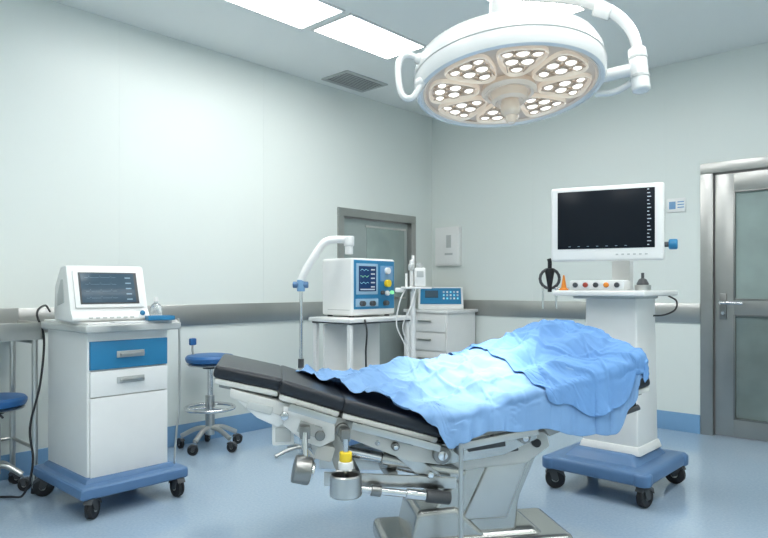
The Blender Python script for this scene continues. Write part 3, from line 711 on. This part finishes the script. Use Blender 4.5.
b=B(); b.cyl((0,0,0.05),(0,0,1.36),0.010,M_white); b.cyl((0,0,0.60),(0,0,1.12),0.017,M_white); b.done('pole',IV)
b=B()
for i in range(5):
    a=2*math.pi/5*i; b.tube([(0,0,0.09),(0.12*math.cos(a),0.12*math.sin(a),0.07),(0.22*math.cos(a),0.22*math.sin(a),0.03)],0.012,M_steel); b.sph((0.22*math.cos(a),0.22*math.sin(a),0.02),0.02,M_black)
b.done('star_base',IV)
b=B(); b.box((0.02,-0.02,1.145),(0.20,0.10,0.014),M_white,0.005); b.box((-0.09,-0.03,1.13),(0.06,0.06,0.03),M_white,0.01); b.done('side_tray',IV)
b=B(); b.box((0.045,-0.02,1.215),(0.075,0.06,0.125),M_white,0.012); b.box((0.045,-0.052,1.235),(0.045,0.004,0.04),M_grey,0.002); b.cyl((0.045,-0.02,1.27),(0.045,-0.02,1.31),0.018,M_grey); b.done('pump',IV)
b=B(); b.cyl((-0.01,-0.01,1.15),(-0.01,-0.01,1.33),0.013,M_white,bev=0.003); b.cyl((-0.01,-0.01,1.26),(-0.01,-0.01,1.30),0.022,M_grey,bev=0.004); b.cyl((-0.045,-0.02,1.15),(-0.045,-0.02,1.24),0.008,M_white); b.done('flow_tube',IV)
b=B(); b.tube([(-0.05,-0.03,1.14),(-0.09,-0.05,1.05),(-0.11,-0.05,0.90),(-0.06,-0.04,0.78),(-0.03,-0.03,0.70)],0.005,M_white); b.tube([(0.02,-0.06,1.15),(-0.02,-0.08,1.02),(-0.07,-0.07,0.88),(-0.01,-0.03,0.72)],0.004,M_white); b.done('tubing',IV)
b=B(); b.tube([(1.25,-2.30,0.93),(1.28,-2.31,0.85),(1.29,-2.33,0.70),(1.28,-2.30,0.55),(1.30,-2.2,0.46)],0.006,M_black)
o=b.done('hose'); tag(o,'thin black hose hanging from the equipment cart','hose')

# ------------------------------------------------------------------ corner cabinet + console
CC=thing('drawer_cabinet',(0.325,-0.285,0),0,'low white drawer cabinet standing in the room corner','cabinet')
b=B(); b.box((0,0.01,0.48),(0.52,0.46,0.84),M_white,0.005); b.box((0,0.02,0.03),(0.48,0.42,0.06),M_grey,0); b.done('cabinet_body',CC)
for k,(zc,h) in enumerate(((0.80,0.16),(0.62,0.16),(0.44,0.16),(0.21,0.26))):
    b=B(); b.box((0,-0.228,zc),(0.49,0.014,h),M_white,0.003); dr=b.done('drawer',CC)
    b=B(); b.box((0,-0.246,zc+0.02),(0.16,0.014,0.014),M_steel,0.004); b.box((0,-0.238,zc+0.02),(0.12,0.012,0.008),M_steeld,0); b.done('drawer_handle',dr)
b=B(); b.box((0.005,0.01,0.915),(0.56,0.50,0.03),M_white,0.006); b.done('worktop',CC)
CN=thing('control_console',(0.34,-0.29,0.931),38,'blue and white sloped control console with buttons','console')
b=B(); b.prism([(-0.15,0),(-0.15,0.03),(0.05,0.22),(0.12,0.22),(0.14,0)],'x',-0.22,0.22,M_white,0.008); b.done('console_body',CN)
b=B(); b.box((0,0,0),(0.40,0.22,0.008),M_blue,0.003); b.box((-0.09,0.02,0.006),(0.13,0.10,0.006),M_screenl,0.002)
for i in range(5):
    for j in range(3): b.box((0.03+i*0.034,-0.04+j*0.045,0.006),(0.018,0.022,0.006),(M_white,M_cyan,M_text)[(i+j)%3],0.002)
b.done('console_face',CN,(0,-0.054,0.130),(43.5,0,0))

# ------------------------------------------------------------------ monitor tower
TX,TY=2.735,-1.74
TW=thing('equipment_tower',(TX,TY,0),0,'white equipment tower with a shelf on a slate-blue wheeled base','equipment tower')
b=B(); b.box((0,0,0.15),(0.60,0.64,0.075),M_base,0.03,seg=4); b.box((0,0,0.205),(0.44,0.48,0.06),M_base,0.02,top=(0.78,0.78))
for sx in (-1,1):
    for sy in (-1,1): b.cyl((sx*0.26,sy*0.28,0.115),(sx*0.26,sy*0.28,0.18),0.05,M_base,bev=0.012)
b.done('tower_base',TW)
castors(TW,[(-0.26,-0.28,0),(0.26,-0.28,0),(-0.26,0.28,0),(0.26,0.28,0)],0.055,30)
b=B(); b.box((0.02,0.02,0.66),(0.32,0.30,0.90),M_white,0.015,seg=3,top=(0.92,0.94)); b.box((0.02,0.02,0.25),(0.36,0.34,0.05),M_white,0.015,top=(0.92,0.92)); b.done('tower_column',TW)
b=B(); b.box((0,0,1.115),(0.53,0.52,0.03),M_white,0.012,seg=3); b.box((0,0,1.094),(0.36,0.34,0.02),M_grey,0.004); b.done('shelf',TW)
b=B(); b.box((0.02,0.05,1.28),(0.11,0.06,0.32),M_white,0.012); b.box((0.02,-0.02,1.43),(0.12,0.10,0.10),M_grey,0.01); b.done('monitor_mount',TW)
MO=thing('display_monitor',(TX+0.015,TY-0.165,1.295),17,'large flat white-framed display with a black screen','monitor')
b=B(); b.box((0,0,0.21),(0.60,0.045,0.42),M_white,0.018,seg=4); b.box((0,0.035,0.22),(0.36,0.05,0.26),M_white,0.015); b.done('monitor_frame',MO)
b=B(); b.cyl((0.29,0.005,0.085),(0.335,0.005,0.085),0.014,M_dgrey,bev=0.002); b.cyl((0.320,0.005,0.085),(0.365,0.005,0.085),0.028,M_blue,bev=0.008); b.done('side_knob',MO,label='round blue knob')
b=B(); b.box((-0.004,-0.0225,0.232),(0.515,0.006,0.325),M_screenb,0.002)
for i in range(16): b.strip([(0.215,0.385-i*0.02),(0.215+0.010+0.010*((i*7)%3)/2,0.385-i*0.02)],0.005,-0.0265,M_text)
for i in range(7): b.strip([(-0.20+i*0.05,0.083),(-0.188+i*0.05,0.083)],0.003,-0.0265,M_dim)
b.done('screen',MO)
for i in range(6): B().box((0,0,0),(0.014,0.004,0.008),M_grey,0.001).done('menu_button',MO,(0.06+i*0.03,-0.0235,0.035))
def T2(x,y): return (TX+x,TY+y,1.1315)
DK=thing('docking_unit',T2(-0.01,-0.20),0,'flat white module with a row of round sockets','docking unit')
b=B(); b.box((0,0,0.028),(0.32,0.08,0.055),M_white,0.012); b.done('module_body',DK)
studs(DK,'round_socket',[(-0.12+i*0.06,-0.038,0.03,0.014,m,0.014) for i,m in enumerate((M_dgrey,M_red,M_dgrey,M_orange,M_dgrey))])
o=B().lathe([(0,0),(0.026,0),(0.027,0.008),(0.016,0.014),(0.010,0.05),(0.005,0.085),(0,0.088)],(0,0,0),M_orange,n=28).done('cone_cap',None,T2(-0.215,-0.215)); tag(o,'small orange cone-shaped cap on the tower shelf','cap')
JR=thing('small_jar',T2(0.205,-0.13),0,'squat steel jar with black lid','jar')
b=B(); b.lathe([(0,0),(0.04,0),(0.042,0.004),(0.042,0.03),(0,0.03)],(0,0,0),M_steel,n=32); b.done('jar_body',JR)
b=B(); b.lathe([(0,0),(0.03,0),(0.032,0.006),(0.02,0.03),(0.008,0.036),(0.008,0.065),(0,0.066)],(0,0,0.03),M_dgrey,n=28); b.done('jar_lid',JR)
PH=thing('probe_holder',(TX-0.30,TY-0.10,1.14),42,'black probe resting in a chrome ring holder','probe holder')
b=B(); b.tube([(0.06,0.0,0.0),(0.0,0,0.0),(-0.06,0,0.01)],0.007,M_chrome); b.tube([(-0.06+0.058*math.cos(a*math.pi/8),0.0,0.06+0.058*math.sin(a*math.pi/8)) for a in range(17)],0.009,M_dgrey,smooth=0); b.tube([(-0.10,0,0.03),(-0.10,0,-0.12)],0.006,M_chrome); b.tube([(-0.02,0,0.03),(-0.02,0,-0.12)],0.006,M_chrome); b.done('holder_ring',PH)
b=B(); b.lathe([(0,-0.02),(0.012,-0.02),(0.014,0.02),(0.024,0.08),(0.028,0.10),(0.022,0.12),(0,0.122)],(-0.06,-0.0,0.0),M_black,n=24); b.tube([(-0.06,0,0.12),(-0.06,0,0.16),(-0.065,0,0.18)],0.012,M_black); b.done('probe',PH)
b=B(); b.tube([(0.24,0.16,1.10),(0.275,0.19,1.07),(0.27,0.18,1.02),(0.22,0.15,0.99),(0.17,0.12,0.985)],0.005,M_black); b.done('sensor_cable',TW)

# ------------------------------------------------------------------ lights
def lamp(kind,name,loc,energy,target=None,**kw):
    l=bpy.data.lights.new(name,kind); l.energy=energy
    for k,v in kw.items(): setattr(l,k,v)
    o=bpy.data.objects.new(name,l); COL.objects.link(o); o.location=loc
    if target is not None: o.rotation_euler=(Vector(target)-Vector(loc)).to_track_quat('-Z','Y').to_euler()
    return o
tgt=Vector(TB.location)+Vector((0.02*0.606,0.02*0.795,0.76))
src=Vector((LP[0],LP[1],1.73))
lamp('SPOT','surgical_spot',src,92,tgt,spot_size=math.radians(44),spot_blend=1.0,shadow_soft_size=0.05,color=(1.0,0.93,0.82))
w=bpy.data.worlds.new('world'); scene.world=w; w.use_nodes=True
w.node_tree.nodes['Background'].inputs['Color'].default_value=(0.8,0.85,0.9,1); w.node_tree.nodes['Background'].inputs['Strength'].default_value=0.3
# ------------------------------------------------------------------ camera
c=bpy.data.cameras.new('camera'); co=bpy.data.objects.new('camera',c); COL.objects.link(co)
co.location=CAM; co.rotation_euler=(math.radians(90),0,math.radians(42.69)); c.lens=645/768*36; c.sensor_width=36; c.shift_y=18/768; c.clip_start=0.05
scene.camera=co
scene.view_settings.view_transform='Standard'; scene.view_settings.exposure=0.12; scene.view_settings.gamma=0.95
